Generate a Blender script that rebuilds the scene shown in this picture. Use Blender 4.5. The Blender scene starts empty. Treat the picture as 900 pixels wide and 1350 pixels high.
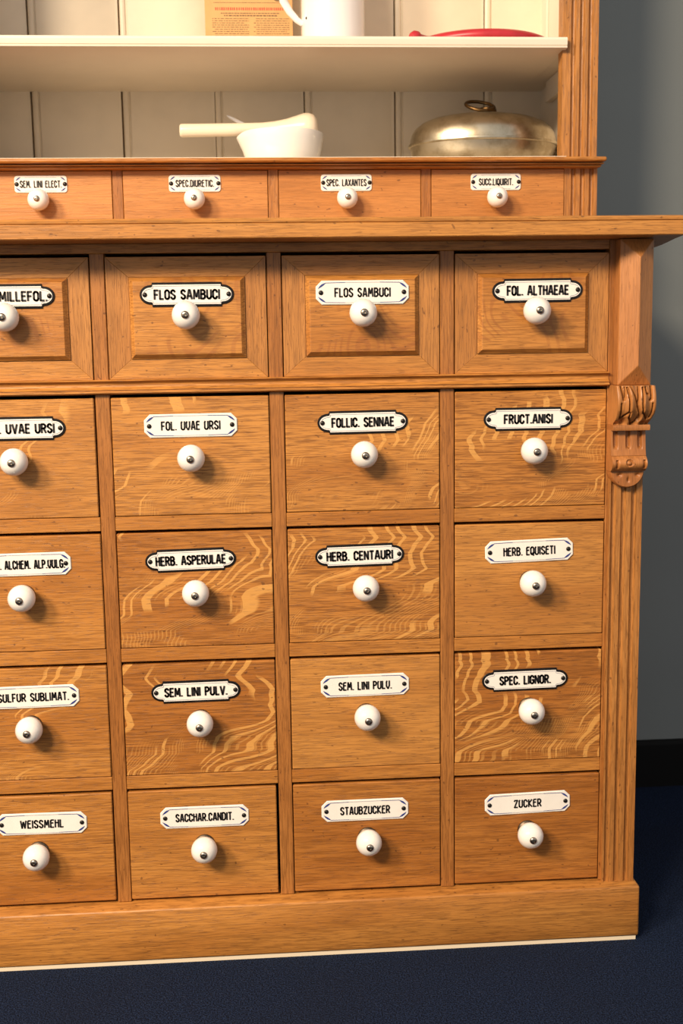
import bpy, bmesh, math, random
from mathutils import Vector, Matrix
random.seed(4)
# ------------------------------------------------------------------ camera, world, lights
scene = bpy.context.scene
COL = scene.collection
OZ = 0.7585                       # height of the local zero level (top of second drawer row) over the floor
cam_d = bpy.data.cameras.new('camera')
cam = bpy.data.objects.new('camera', cam_d); COL.objects.link(cam)
R_ = Vector((0.99732866, -0.07160214, -0.0144455)); U_ = Vector((0.02473843, 0.14502408, 0.98911881)); F_ = Vector((0.06872807, 0.9868339, -0.146408))
m = Matrix.Identity(4)
for i in range(3):
    m[i][0], m[i][1], m[i][2] = R_[i], U_[i], -F_[i]
m[0][3], m[1][3], m[2][3] = 0.40807, -1.47948, 0.06607 + OZ
cam.matrix_world = m
cam_d.sensor_fit = 'VERTICAL'; cam_d.sensor_height = 36.0; cam_d.sensor_width = 24.0
cam_d.lens = 1517.72 / 1350 * 36.0
cam_d.clip_start = 0.05
cam_d.dof.use_dof = True; cam_d.dof.focus_distance = 1.5; cam_d.dof.aperture_fstop = 6.0
scene.camera = cam

world = bpy.data.worlds.new('world'); scene.world = world; world.use_nodes = True
bg = world.node_tree.nodes['Background']
bg.inputs[0].default_value = (0.92, 0.90, 0.90, 1); bg.inputs[1].default_value = 0.48

def area(name, loc, target, size, power, col):
    d = bpy.data.lights.new(name, 'AREA'); d.shape = 'DISK'; d.size = size; d.energy = power; d.color = col
    o = bpy.data.objects.new(name, d); COL.objects.link(o); o.location = loc
    o.rotation_euler = (Vector(target) - Vector(loc)).to_track_quat('-Z', 'Y').to_euler()
    return o
# two ceiling lamps to the upper left in front of the cabinet: the knobs' shadows fall to the lower right,
# and the metal flask mirrors two lamps
area('ceiling_lamp_left_offscreen', (-1.82, -2.17, 2.50), (0.45, 0.1, 0.75), 0.65, 100, (1.0, 0.79, 0.57))
area('ceiling_lamp_front_offscreen', (-0.92, -2.59, 2.50), (0.45, 0.1, 0.75), 0.65, 78, (1.0, 0.79, 0.57))

vs = scene.view_settings
vs.view_transform = 'Standard'; vs.look = 'None'; vs.exposure = 0.40; vs.gamma = 1.0; vs.use_curve_mapping = False

# ------------------------------------------------------------------ materials
def new_mat(name):
    mt = bpy.data.materials.new(name); mt.use_nodes = True
    return mt, mt.node_tree, mt.node_tree.nodes['Principled BSDF']
class NT:
    """tiny node helper"""
    def __init__(s, nt): s.nt = nt
    def n(s, t, **kw):
        o = s.nt.nodes.new(t)
        for k, v in kw.items(): setattr(o, k, v)
        return o
    def put(s, sock, v):
        if hasattr(v, 'links') or isinstance(v, bpy.types.NodeSocket): s.nt.links.new(v, sock)
        else: sock.default_value = v
    def math(s, op, a, b=0.0, c=None, clamp=False):
        o = s.n('ShaderNodeMath', operation=op); o.use_clamp = clamp
        s.put(o.inputs[0], a); s.put(o.inputs[1], b)
        if c is not None: s.put(o.inputs[2], c)
        return o.outputs[0]
    def vmul(s, v, t):
        o = s.n('ShaderNodeVectorMath', operation='MULTIPLY'); s.put(o.inputs[0], v); o.inputs[1].default_value = t
        return o.outputs[0]
    def noise(s, v, scale=1.0, detail=2.0, rough=0.5, dist=0.0):
        o = s.n('ShaderNodeTexNoise'); s.put(o.inputs['Vector'], v)
        o.inputs['Scale'].default_value = scale; o.inputs['Detail'].default_value = detail
        o.inputs['Roughness'].default_value = rough; o.inputs['Distortion'].default_value = dist
        return o.outputs['Fac']
    def step(s, v, a, b, lo=0.0, hi=1.0):
        o = s.n('ShaderNodeMapRange', interpolation_type='SMOOTHSTEP'); s.put(o.inputs['Value'], v)
        s.put(o.inputs['From Min'], a); s.put(o.inputs['From Max'], b)
        o.inputs['To Min'].default_value = lo; o.inputs['To Max'].default_value = hi
        return o.outputs['Result']
    def mix(s, f, a, b, blend='MIX'):
        o = s.n('ShaderNodeMix', data_type='RGBA', blend_type=blend)
        s.put(o.inputs['Factor'], f); s.put(o.inputs[6], a); s.put(o.inputs[7], b)
        return o.outputs[2]
    def attr(s, name):
        return s.n('ShaderNodeAttribute', attribute_type='OBJECT', attribute_name=name).outputs['Fac']
    def bump(s, h, strength, dist):
        o = s.n('ShaderNodeBump'); o.inputs['Strength'].default_value = strength; o.inputs['Distance'].default_value = dist
        s.put(o.inputs['Height'], h); return o.outputs['Normal']

def oak(name, axis, light, dark, fleck=False, flame=False, pores=1.0, rough=0.42):
    mt, nt, b = new_mat(name); h = NT(nt)
    tc = h.n('ShaderNodeTexCoord'); sp = h.n('ShaderNodeSeparateXYZ'); nt.links.new(tc.outputs['Object'], sp.inputs[0])
    X, Y, Z = sp.outputs
    cb = h.n('ShaderNodeCombineXYZ')
    g, c = (X, Z) if axis == 'x' else (Z, X)
    seed = h.attr('seed')
    h.put(cb.inputs[0], h.math('ADD', g, h.math('MULTIPLY', seed, 3.17)))
    h.put(cb.inputs[1], h.math('ADD', Y, h.math('MULTIPLY', seed, 1.31)))
    h.put(cb.inputs[2], h.math('ADD', c, h.math('MULTIPLY', seed, 0.77)))
    v = cb.outputs[0]
    big = h.noise(h.vmul(v, (3, 6, 16)), detail=3, dist=0.4)
    fig = h.noise(h.vmul(v, (7, 40, 120)), detail=3, rough=0.55, dist=0.5)
    fine = h.noise(h.vmul(v, (28, 200, 700)), detail=2, rough=0.6)
    por = h.noise(h.vmul(v, (60, 300, 1100)), detail=1)
    col = h.mix(h.step(big, 0.3, 0.72), (*light, 1), (*dark, 1))
    figf = h.math('MULTIPLY', h.step(fig, 0.45, 0.72), 0.42)
    col = h.mix(figf, col, tuple(d * 0.62 for d in dark) + (1,))
    col = h.mix(h.math('MULTIPLY', h.step(fine, 0.42, 0.64), 0.62 * pores), col, tuple(d * 0.55 for d in dark) + (1,))
    tone = h.attr('tone')
    col = h.mix(h.math('MULTIPLY', h.math('MAXIMUM', tone, 0.0), 1.0, clamp=True), col, (0.62, 0.46, 0.34, 1), 'MULTIPLY')
    col = h.mix(h.math('MULTIPLY', h.math('MULTIPLY', tone, -1.0), 1.0, clamp=True), col, (0.66, 0.35, 0.105, 1))
    height = h.math('MULTIPLY', fine, 0.6)
    if fleck:
        fa = h.attr('fleck')
        # rays: upright zigzags near the top, breaking into fine slants lower down
        sv = h.n('ShaderNodeCombineXYZ'); h.put(sv.inputs[0], h.math('MULTIPLY', X, 2.5)); h.put(sv.inputs[1], seed); h.put(sv.inputs[2], h.math('MULTIPLY', Z, 30.0))
        wob = h.math('MULTIPLY', h.math('SUBTRACT', h.noise(sv.outputs[0], scale=1.0, detail=1.0), 0.5), 0.042)
        zz = h.math('MULTIPLY', h.math('PINGPONG', h.math('ADD', Z, h.math('MULTIPLY', seed, 0.021)), 0.021), 0.55)
        bend = h.math('MULTIPLY', h.math('SUBTRACT', h.noise(h.vmul(v, (8, 1, 1)), detail=0.0), 0.45), 0.16)
        low = h.math('MAXIMUM', h.math('SUBTRACT', bend, Z), 0.0)
        u = h.math('ADD', h.math('ADD', X, h.math('ADD', wob, zz)), h.math('MULTIPLY', low, 1.15))
        cu = h.n('ShaderNodeCombineXYZ'); h.put(cu.inputs[0], u); h.put(cu.inputs[1], seed); h.put(cu.inputs[2], h.math('MULTIPLY', Z, 0.16))
        ph = h.math('MULTIPLY', h.noise(cu.outputs[0], scale=24, detail=0.0), 16.0)
        s1 = h.step(h.math('SINE', h.math('ADD', h.math('MULTIPLY', u, 330.0), ph)), 0.50, 0.68)
        s2 = h.step(h.math('SINE', h.math('ADD', h.math('MULTIPLY', u, 1150.0), h.math('MULTIPLY', ph, 1.5))), 0.25, 0.7)
        cm = h.n('ShaderNodeCombineXYZ'); h.put(cm.inputs[0], h.math('MULTIPLY', u, 10.0)); h.put(cm.inputs[1], seed); h.put(cm.inputs[2], h.math('MULTIPLY', Z, 15.0))
        m1 = h.noise(cm.outputs[0], scale=1.0, detail=1.0)
        m2 = h.noise(cm.outputs[0], scale=1.7, detail=1.5)
        thr = h.math('SUBTRACT', 0.765, h.math('MULTIPLY', fa, 0.31))
        k1 = h.math('MULTIPLY', s1, h.step(m1, thr, h.math('ADD', thr, 0.05)))
        k2 = h.math('MULTIPLY', h.math('MULTIPLY', s2, h.step(m2, h.math('SUBTRACT', thr, 0.03), h.math('ADD', thr, 0.05))), h.step(low, 0.005, 0.035, 0.0, 1.0))
        k = h.math('MULTIPLY', h.math('MAXIMUM', k1, h.math('MULTIPLY', k2, 0.5)), h.math('MINIMUM', h.math('MULTIPLY', fa, 2.0), 0.80))
        # the coarser, darker ground of quartered boards
        col = h.mix(h.math('MULTIPLY', h.math('MULTIPLY', h.step(fine, 0.46, 0.66), 0.62), fa), col, (0.20, 0.072, 0.014, 1))
        col = h.mix(k, col, (0.66, 0.33, 0.085, 1))
        height = h.math('ADD', height, h.math('MULTIPLY', k, 0.25))
    if flame:
        rv = h.n('ShaderNodeCombineXYZ'); h.put(rv.inputs[0], h.math('ADD', X, h.math('MULTIPLY', seed, 0.006))); h.put(rv.inputs[1], h.math('MULTIPLY', seed, 0.3)); h.put(rv.inputs[2], h.math('MULTIPLY', h.math('SUBTRACT', Z, 0.012), 0.8))
        wv = h.n('ShaderNodeTexNoise'); h.put(wv.inputs['Vector'], rv.outputs[0]); wv.inputs['Scale'].default_value = 13.0; wv.inputs['Detail'].default_value = 0.5
        rg = h.math('SINE', h.math('MULTIPLY', wv.outputs['Fac'], 95.0))
        fm = h.math('MULTIPLY', h.step(rg, 0.1, 0.9), h.step(h.noise(h.vmul(v, (14, 1, 20)), detail=1.0), 0.42, 0.62))
        col = h.mix(h.math('MULTIPLY', fm, 0.42), col, (0.27, 0.085, 0.022, 1))
    pf = h.math('MULTIPLY', h.step(por, 0.60, 0.72), 0.55 * pores)
    col = h.mix(pf, col, (0.13, 0.045, 0.010, 1))
    # small dents and ink-dark specks of an old surface
    sp_ = h.step(h.noise(h.vmul(v, (150, 150, 260)), detail=0.0), 0.80, 0.84)
    col = h.mix(h.math('MULTIPLY', sp_, 0.55), col, (0.07, 0.026, 0.010, 1))
    nt.links.new(col, b.inputs['Base Color'])
    b.inputs['Roughness'].default_value = rough
    b.inputs['Specular IOR Level'].default_value = 0.42
    nt.links.new(h.bump(h.math('SUBTRACT', height, h.math('MULTIPLY', pf, 0.8)), 0.5, 0.0007), b.inputs['Normal'])
    return mt

LIGHT = (0.53, 0.228, 0.048); DARK = (0.405, 0.150, 0.026)
M = {}
M['oak_x'] = oak('oak_lengthwise', 'x', LIGHT, DARK)
M['oak_f'] = oak('oak_quartersawn', 'x', LIGHT, DARK, fleck=True)
M['oak_p'] = oak('oak_flame_figure', 'x', LIGHT, DARK, flame=True)
M['oak_z'] = oak('oak_upright', 'z', (0.47, 0.200, 0.050), (0.36, 0.136, 0.029))
M['alder'] = oak('reddish_fine_wood', 'x', (0.52, 0.218, 0.056), (0.45, 0.175, 0.038), pores=0.6)
M['carved'] = oak('carved_oak', 'z', (0.46, 0.185, 0.052), (0.36, 0.130, 0.034), pores=0.6)

def plain(name, col, rough=0.5, metal=0.0, spec=0.5, var=0.0, vscale=20.0, bump=0.0, bscale=200.0, coat=0.0, vcol=None):
    mt, nt, b = new_mat(name); h = NT(nt)
    b.inputs['Base Color'].default_value = (*col, 1); b.inputs['Roughness'].default_value = rough
    b.inputs['Metallic'].default_value = metal; b.inputs['Specular IOR Level'].default_value = spec
    b.inputs['Coat Weight'].default_value = coat; b.inputs['Coat Roughness'].default_value = 0.08
    tc = h.n('ShaderNodeTexCoord')
    if var:
        f = h.noise(tc.outputs['Object'], scale=vscale, detail=4, rough=0.6)
        c2 = vcol if vcol else tuple(c * (1 - var) for c in col)
        nt.links.new(h.mix(h.step(f, 0.38, 0.66), (*col, 1), (*c2, 1)), b.inputs['Base Color'])
    if bump:
        nt.links.new(h.bump(h.noise(tc.outputs['Object'], scale=bscale, detail=2), bump, 0.001), b.inputs['Normal'])
    return mt
M['cream'] = plain('cream_paint', (0.74, 0.65, 0.50), 0.42, var=0.06, vscale=9, bump=0.15, bscale=90)
M['shelfpaint'] = plain('white_shelf_paint', (0.74, 0.655, 0.53), 0.38, var=0.04, vscale=8, bump=0.08, bscale=90)
M['enamel'] = plain('white_enamel', (0.85, 0.81, 0.74), 0.18, var=0.03, vscale=60, coat=0.3)
M['black'] = plain('black_enamel', (0.008, 0.007, 0.007), 0.3, spec=0.3)
M['ink'] = plain('black_lettering', (0.012, 0.011, 0.011), 0.4)
M['blue'] = plain('blue_enamel', (0.035, 0.055, 0.22), 0.3)
M['greyline'] = plain('grey_blue_line', (0.30, 0.31, 0.37), 0.3)
M['porcelain'] = plain('porcelain', (0.84, 0.80, 0.74), 0.16, var=0.02, vscale=40, coat=0.4)
M['ivory'] = plain('cream_stoneware', (0.82, 0.70, 0.54), 0.30, var=0.04, vscale=25)
M['white_enamelware'] = plain('white_enamelware', (0.74, 0.72, 0.71), 0.15, coat=0.4)
M['screw'] = plain('old_brass_screw', (0.46, 0.40, 0.32), 0.30, metal=1.0, var=0.5, vscale=300)
M['nail'] = plain('black_pin', (0.018, 0.016, 0.014), 0.35, metal=0.5)
M['collar'] = plain('dull_metal_collar', (0.15, 0.115, 0.08), 0.45, metal=0.9, var=0.4, vscale=200)
M['brass'] = plain('worn_nickelled_brass', (0.54, 0.48, 0.36), 0.33, metal=1.0, var=0.4, vscale=30, vcol=(0.36, 0.30, 0.20), bump=0.05, bscale=120)
M['oldbrass'] = plain('dark_brass', (0.20, 0.12, 0.05), 0.35, metal=1.0, var=0.5, vscale=120)
M['red'] = plain('red_rubber', (0.42, 0.020, 0.030), 0.38, var=0.15, vscale=30)
M['paper'] = plain('yellowed_paper', (0.58, 0.33, 0.13), 0.8, var=0.08, vscale=30)
M['redink'] = plain('red_print', (0.55, 0.09, 0.045), 0.8)
M['greyink'] = plain('dark_print', (0.16, 0.10, 0.05), 0.8)
M['wall'] = plain('grey_green_wall', (0.205, 0.226, 0.222), 0.75, var=0.05, vscale=2, bump=0.1, bscale=260)
M['bboard'] = plain('black_skirting', (0.005, 0.005, 0.005), 0.7, spec=0.15)
M['strip'] = plain('pale_packing_strip', (0.78, 0.66, 0.48), 0.6)
M['inner'] = plain('raw_wood', (0.32, 0.20, 0.10), 0.8, var=0.2, vscale=12)
def carpet():
    mt, nt, b = new_mat('navy_carpet'); h = NT(nt); tc = h.n('ShaderNodeTexCoord'); o = tc.outputs['Object']
    f1 = h.noise(o, scale=520, detail=2); f2 = h.noise(h.vmul(o, (260, 700, 300)), detail=2); f3 = h.noise(o, scale=6, detail=3)
    col = h.mix(h.step(f1, 0.40, 0.62), (0.003, 0.006, 0.015, 1), (0.016, 0.030, 0.074, 1))
    col = h.mix(h.math('MULTIPLY', h.step(f2, 0.62, 0.76), 0.5), col, (0.055, 0.075, 0.130, 1))
    col = h.mix(h.math('MULTIPLY', h.step(f3, 0.4, 0.7), 0.25), col, (0.010, 0.013, 0.024, 1))
    nt.links.new(col, b.inputs['Base Color']); b.inputs['Roughness'].default_value = 0.95; b.inputs['Specular IOR Level'].default_value = 0.1
    nt.links.new(h.bump(h.math('ADD', f1, f2), 0.8, 0.004), b.inputs['Normal'])
    return mt
M['carpet'] = carpet()

# ------------------------------------------------------------------ mesh helpers
WL = {}
def mk(name, bm, mat, parent=None, origin=None, smooth=None, props=None, label=None):
    """link a bmesh (absolute local-level coordinates) as one object whose origin is its centre"""
    bmesh.ops.recalc_face_normals(bm, faces=bm.faces)
    if origin is None:
        lo = Vector([min(v.co[i] for v in bm.verts) for i in range(3)]); hi = Vector([max(v.co[i] for v in bm.verts) for i in range(3)])
        origin = (lo + hi) / 2
    origin = Vector(origin)
    for v in bm.verts: v.co -= origin
    me = bpy.data.meshes.new(name); bm.to_mesh(me); bm.free()
    for mm in (mat if isinstance(mat, (list, tuple)) else [mat]): me.materials.append(M[mm])
    if smooth is not None:
        for p in me.polygons: p.use_smooth = True
        me.set_sharp_from_angle(angle=math.radians(smooth))
    o = bpy.data.objects.new(name, me); COL.objects.link(o)
    return place(o, origin, parent, props, label)
def place(o, origin, parent=None, props=None, label=None):
    w = Vector(origin) + Vector((0, 0, OZ)); WL[o.name] = w
    if parent: o.parent = parent; o.location = w - WL[parent.name]
    else: o.location = w
    for k, v in (props or {}).items(): o[k] = v
    if label: o['label'] = label
    return o
def empty(name, loc, label, cat, group=None):
    o = bpy.data.objects.new(name, None); COL.objects.link(o); o.empty_display_size = 0.05
    place(o, loc); o['label'] = label; o['category'] = cat
    if group: o['group'] = group
    return o
def tag(o, label, cat, group=None):
    o['label'] = label; o['category'] = cat
    if group: o['group'] = group
    return o
def box(bm, x0, x1, y0, y1, z0, z1, bev=0.0, seg=1):
    r = bmesh.ops.create_cube(bm, size=1.0)
    vs_ = r['verts']
    for v in vs_:
        v.co = Vector(((x0 + x1) / 2 + v.co.x * (x1 - x0), (y0 + y1) / 2 + v.co.y * (y1 - y0), (z0 + z1) / 2 + v.co.z * (z1 - z0)))
    if bev:
        es = list({e for v in vs_ for e in v.link_edges})
        bmesh.ops.bevel(bm, geom=es, offset=bev, segments=seg, profile=0.5, affect='EDGES')
def bbox(name, x0, x1, y0, y1, z0, z1, mat, parent=None, bev=0.0008, seg=1, props=None, label=None):
    bm = bmesh.new(); box(bm, x0, x1, y0, y1, z0, z1, bev, seg)
    return mk(name, bm, mat, parent, props=props, label=label, smooth=40 if seg > 1 else None)
def extr(bm, pts, axis, a0, a1, mi=0):
    def P(p, a):
        return {'x': (a, p[0], p[1]), 'z': (p[0], p[1], a), 'y': (p[0], a, p[1])}[axis]
    A = [bm.verts.new(P(p, a0)) for p in pts]; B = [bm.verts.new(P(p, a1)) for p in pts]
    n = len(pts); fs = []
    for i in range(n):
        fs.append(bm.faces.new((A[i], A[(i + 1) % n], B[(i + 1) % n], B[i])))
    fs.append(bm.faces.new(A)); fs.append(bm.faces.new(B[::-1]))
    for f in fs: f.material_index = mi
def arc(cx, cy, rx, ry, a0, a1, n=6):
    return [(cx + rx * math.cos(math.radians(a0 + (a1 - a0) * i / n)), cy + ry * math.sin(math.radians(a0 + (a1 - a0) * i / n))) for i in range(n + 1)]
def lathe(bm, prof, seg, fn, mi=0, closed=True):
    """prof: list of (r, a); fn(r, a, angle) -> co"""
    rings = []
    for r, a in prof:
        if r < 1e-6: rings.append([bm.verts.new(fn(0, a, 0))])
        else: rings.append([bm.verts.new(fn(r, a, 2 * math.pi * k / seg)) for k in range(seg)])
    for i in range(len(rings) - 1):
        A, B = rings[i], rings[i + 1]
        for k in range(seg):
            q = (k + 1) % seg
            if len(A) == 1 and len(B) == 1: continue
            if len(A) == 1: f = bm.faces.new((A[0], B[k], B[q]))
            elif len(B) == 1: f = bm.faces.new((A[k], A[q], B[0]))
            else: f = bm.faces.new((A[k], A[q], B[q], B[k]))
            f.material_index = mi
def tube(bm, path, rad, seg=10, cap=True):
    path = [Vector(p) for p in path]; n = len(path); rings = []
    rads = rad if isinstance(rad, (list, tuple)) else [rad] * n
    up = Vector((0, 0, 1))
    for i, p in enumerate(path):
        t = (path[min(i + 1, n - 1)] - path[max(i - 1, 0)]).normalized()
        a = t.cross(up if abs(t.z) < 0.95 else Vector((0, 1, 0))).normalized(); b = t.cross(a)
        rings.append([bm.verts.new(p + rads[i] * (a * math.cos(2 * math.pi * k / seg) + b * math.sin(2 * math.pi * k / seg))) for k in range(seg)])
    for i in range(n - 1):
        for k in range(seg):
            q = (k + 1) % seg
            bm.faces.new((rings[i][k], rings[i][q], rings[i + 1][q], rings[i + 1][k]))
    if cap: bm.faces.new(rings[0]); bm.faces.new(rings[-1][::-1])

# ------------------------------------------------------------------ stroke lettering
GL = {
 'A': (.56, [[(0, 0), (.22, 1), (.34, 1), (.56, 0)], [(.09, .30), (.47, .30)]]),
 'B': (.48, [[(.26, .53), (0, .53), (0, 1), (.22, 1)] + arc(.22, .77, .22, .23, 80, -80) , [(0, .53), (0, 0), (.24, 0)] + arc(.24, .265, .24, .265, -80, 80) + [(.2, .53)]]),
 'C': (.46, [arc(.23, .74, .23, .26, 0, 180, 8) + arc(.23, .26, .23, .26, 180, 360, 8)]),
 'D': (.48, [[(0, 0), (0, 1), (.20, 1)] + arc(.20, .72, .28, .28, 90, 0) + arc(.20, .28, .28, .28, 0, -90) + [(0, 0)]]),
 'E': (.40, [[(.40, 1), (0, 1), (0, 0), (.40, 0)], [(0, .52), (.34, .52)]]),
 'F': (.40, [[(.40, 1), (0, 1), (0, 0)], [(0, .50), (.33, .50)]]),
 'G': (.48, [arc(.24, .74, .24, .26, 5, 180, 8) + arc(.24, .26, .24, .26, 180, 360, 8) + [(.48, .46), (.28, .46)]]),
 'H': (.46, [[(0, 0), (0, 1)], [(.46, 0), (.46, 1)], [(0, .52), (.46, .52)]]),
 'I': (.02, [[(.01, 0), (.01, 1)]]),
 'K': (.48, [[(0, 0), (0, 1)], [(.46, 1), (.03, .48), (.48, 0)]]),
 'L': (.38, [[(0, 1), (0, 0), (.38, 0)]]),
 'M': (.64, [[(0, 0), (.05, 1), (.32, .22), (.59, 1), (.64, 0)]]),
 'N': (.48, [[(0, 0), (0, 1), (.48, 0), (.48, 1)]]),
 'O': (.48, [arc(.24, .74, .24, .26, 0, 180, 8) + arc(.24, .26, .24, .26, 180, 360, 8) + [(.48, .74)]]),
 'P': (.46, [[(0, 0), (0, 1), (.22, 1)] + arc(.22, .74, .24, .26, 90, -90) + [(0, .48)]]),
 'Q': (.48, [arc(.24, .74, .24, .26, 0, 180, 8) + arc(.24, .26, .24, .26, 180, 360, 8) + [(.48, .74)], [(.28, .22), (.46, -.12)]]),
 'R': (.48, [[(0, 0), (0, 1), (.22, 1)] + arc(.22, .75, .24, .25, 90, -90) + [(0, .50)], [(.24, .50), (.48, 0)]]),
 'S': (.46, [arc(.23, .75, .22, .25, 15, 190, 8) + [(.05, .64), (.40, .38)] + arc(.23, .25, .23, .25, 15, -170, 8)]),
 'T': (.46, [[(0, 1), (.46, 1)], [(.23, 1), (.23, 0)]]),
 'U': (.48, [[(0, 1), (0, .26)] + arc(.24, .26, .24, .26, 180, 360, 8) + [(.48, 1)]]),
 'V': (.54, [[(0, 1), (.25, 0), (.29, 0), (.54, 1)]]),
 'W': (.76, [[(0, 1), (.17, 0), (.38, .85), (.59, 0), (.76, 1)]]),
 'X': (.52, [[(0, 0), (.52, 1)], [(0, 1), (.52, 0)]]),
 'Z': (.46, [[(0, 1), (.46, 1), (0, 0), (.46, 0)]]),
 '.': (.03, [[(.015, 0), (.016, .03)]]),
}
# the round-shouldered letters of the blue-cornered plates
GJ = dict(GL)
GJ['A'] = (.50, [[(0, 0), (.20, 1), (.32, 1), (.50, 0)], [(.07, .26), (.45, .26)]])
GJ['M'] = (.62, [[(0, 0), (.08, 1), (.31, .35), (.54, 1), (.62, 0)]])
GJ['N'] = (.48, [[(0, 0), (0, 1), (.48, .10)], [(.48, 0), (.48, 1)]])
GJ['U'] = (.48, [[(.08, 1), (0, .86), (0, .22)] + arc(.24, .22, .24, .22, 180, 360, 8) + [(.48, 1)]])
GJ['V'] = (.48, [[(.08, 1), (0, .86), (0, .30), (.20, 0), (.30, 0), (.48, .40), (.48, 1)]])
GJ['E'] = (.40, [[(.40, 1), (.10, 1), (0, .88), (0, 0), (.40, 0)], [(0, .60), (.34, .60)]])
GJ['H'] = (.46, [[(0, 0), (0, 1)], [(.46, 0), (.46, 1)], [(0, .62), (.46, .62)]])
GJ['R'] = (.48, [[(0, 0), (0, 1), (.22, 1)] + arc(.22, .72, .24, .28, 90, -90) + [(0, .44)], [(.22, .44), (.48, 0)]])
GJ['Z'] = (.46, [[(0, .86), (.08, 1), (.46, 1), (0, 0), (.46, 0)]])
def lettering(bm, text, width, height, cx, cz, y, font, stroke, rot=0.0):
    gap = .27 if font is GL else .28
    adv = []; tot = 0
    for ch in text:
        w = .26 if ch == ' ' else font[ch][0]
        adv.append((ch, tot, w)); tot += w + gap
    tot -= gap
    sx = width / tot; sw = stroke * height / 2
    ca, sa = math.cos(rot), math.sin(rot)
    def T(p):
        px, pz = p; return (cx + px * ca - pz * sa, y, cz + px * sa + pz * ca)
    for ch, x0, w in adv:
        if ch == ' ': continue
        for pl in font[ch][1]:
            pts = [((x0 + px) * sx - width / 2, (pz - .5) * height) for px, pz in pl]
            for i in range(len(pts) - 1):
                a, b = Vector(pts[i]), Vector(pts[i + 1]); d = b - a
                if d.length < 1e-7: continue
                d.normalize(); nn = Vector((-d.y, d.x)) * sw; e = d * sw * 0.55
                q = [a - e + nn, a - e - nn, b + e - nn, b + e + nn]
                bm.faces.new([bm.verts.new(T(v)) for v in q])

# ------------------------------------------------------------------ room
def slab(name, x0, x1, y0, y1, z0, z1, mat, label, cat):
    bm = bmesh.new(); box(bm, x0, x1, y0, y1, z0, z1)
    o = mk(name, bm, mat); o['kind'] = 'structure'; o['label'] = label; o['category'] = cat
    return o
FL = -OZ
slab('floor', -2.6, 3.4, -3.6, 0.62, FL - 0.05, FL, 'carpet', 'dark navy short-pile carpet under the cabinet', 'floor')
slab('wall_back', -2.6, 3.4, 0.525, 0.62, FL, 2.0, 'wall', 'grey-green painted wall behind the cabinet', 'wall')
bm = bmesh.new(); extr(bm, [(0.525, FL), (0.511, FL), (0.511, -0.678), (0.513, -0.672), (0.525, -0.672)], 'x', -2.6, 3.4)
o = mk('baseboard_back', bm, 'bboard'); o['kind'] = 'structure'; o['label'] = 'black skirting board along the foot of the wall'; o['category'] = 'baseboard'

# ------------------------------------------------------------------ base cabinet
P = 0.22; W_ = 0.2003; RP = 0.17445; H_ = 0.15218; Z1 = 0.17411; H1 = 0.15141
XR = 0.8603; XC = XR / 2
def mx(x): return 2 * XC - x         # mirror
cab = empty('apothecary_cabinet', (XC, 0.25, FL), 'low golden-oak apothecary cabinet with rows of labelled drawers on navy carpet', 'cabinet')
def seed(): return random.uniform(-4, 4)
def pr(tone=0.0, fl=0.0): return {'tone': tone, 'fleck': fl, 'seed': seed()}

# worktop: outline in plan, extruded, with a nosing line near its top
plan = [(mx(0.975), 0.52), (mx(0.9672), 0.135), (mx(0.9546), 0.048), (mx(0.9455), -0.001), (mx(0.9385), -0.05), (mx(0.934), -0.062),
        (0.934, -0.062), (0.9385, -0.05), (0.9455, -0.001), (0.9546, 0.048), (0.9623, 0.093), (0.9672, 0.135), (0.972, 0.22), (0.975, 0.52)]
def inset_plan(d):
    return [(x + (d if x < XC else -d), y + d if y < 0.5 else y) for x, y in plan]
bm = bmesh.new()
levels = [(0.1905, 0.001), (0.1915, 0.0), (0.2075, 0.0), (0.2083, 0.0018), (0.2090, 0.0004), (0.2120, 0.0), (0.2135, 0.0012), (0.2143, 0.0035)]
rings = [[bm.verts.new((x, y, z)) for x, y in inset_plan(d)] for z, d in levels]
for A, B in zip(rings, rings[1:]):
    for i in range(len(A)):
        j = (i + 1) % len(A); bm.faces.new((A[i], A[j], B[j], B[i]))
bm.faces.new(rings[0][::-1]); bm.faces.new(rings[-1])
mk('worktop', bm, 'oak_x', cab, props=pr(-0.12), smooth=35)

# carcass
for s in (0, 1):
    a, b = (0.889, 0.909) if s else (mx(0.909), mx(0.889))
    bbox('side_panel', a, b, 0.0, 0.51, -0.6795, 0.1905, 'oak_z', cab, props=pr())
    a, b = (XR + 0.0006, 0.889) if s else (mx(0.889), mx(XR + 0.0006))
    bbox('stile', a, b, 0.0005, 0.03, -0.6795, 0.1905, 'oak_z', cab, props=pr(0.1))
bbox('back_panel', mx(0.889), 0.889, 0.50, 0.51, -0.6795, 0.1905, 'inner', cab)
bbox('bottom_panel', mx(0.889), 0.889, 0.03, 0.50, -0.6945, -0.6795, 'inner', cab)
for c in (1, 2, 3):
    x0, x1 = c * P - (P - W_) + 0.0008, c * P - 0.0008
    bbox('stile', x0, x1, 0.001, 0.035, -0.6790, 0.004, 'oak_z', cab, props=pr(0.18))
    bbox('stile', x0, x1, 0.001, 0.035, 0.0215, 0.1785, 'oak_z', cab, props=pr(0.18))
bbox('rail', 0, XR, 0.0, 0.035, 0.1785, 0.1905, 'oak_x', cab, props=pr(0.0))
for r in (2, 3, 4):
    for c in range(4):
        zt = -(r - 2) * RP - H_ - 0.0007; zb = -(r - 1) * RP + 0.0034
        bbox('rail', c * P - 0.0004, c * P + W_ + 0.0004, 0.0006, 0.035, zb, zt, 'oak_x', cab, props=pr(random.uniform(-0.1, 0.15)))
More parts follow.
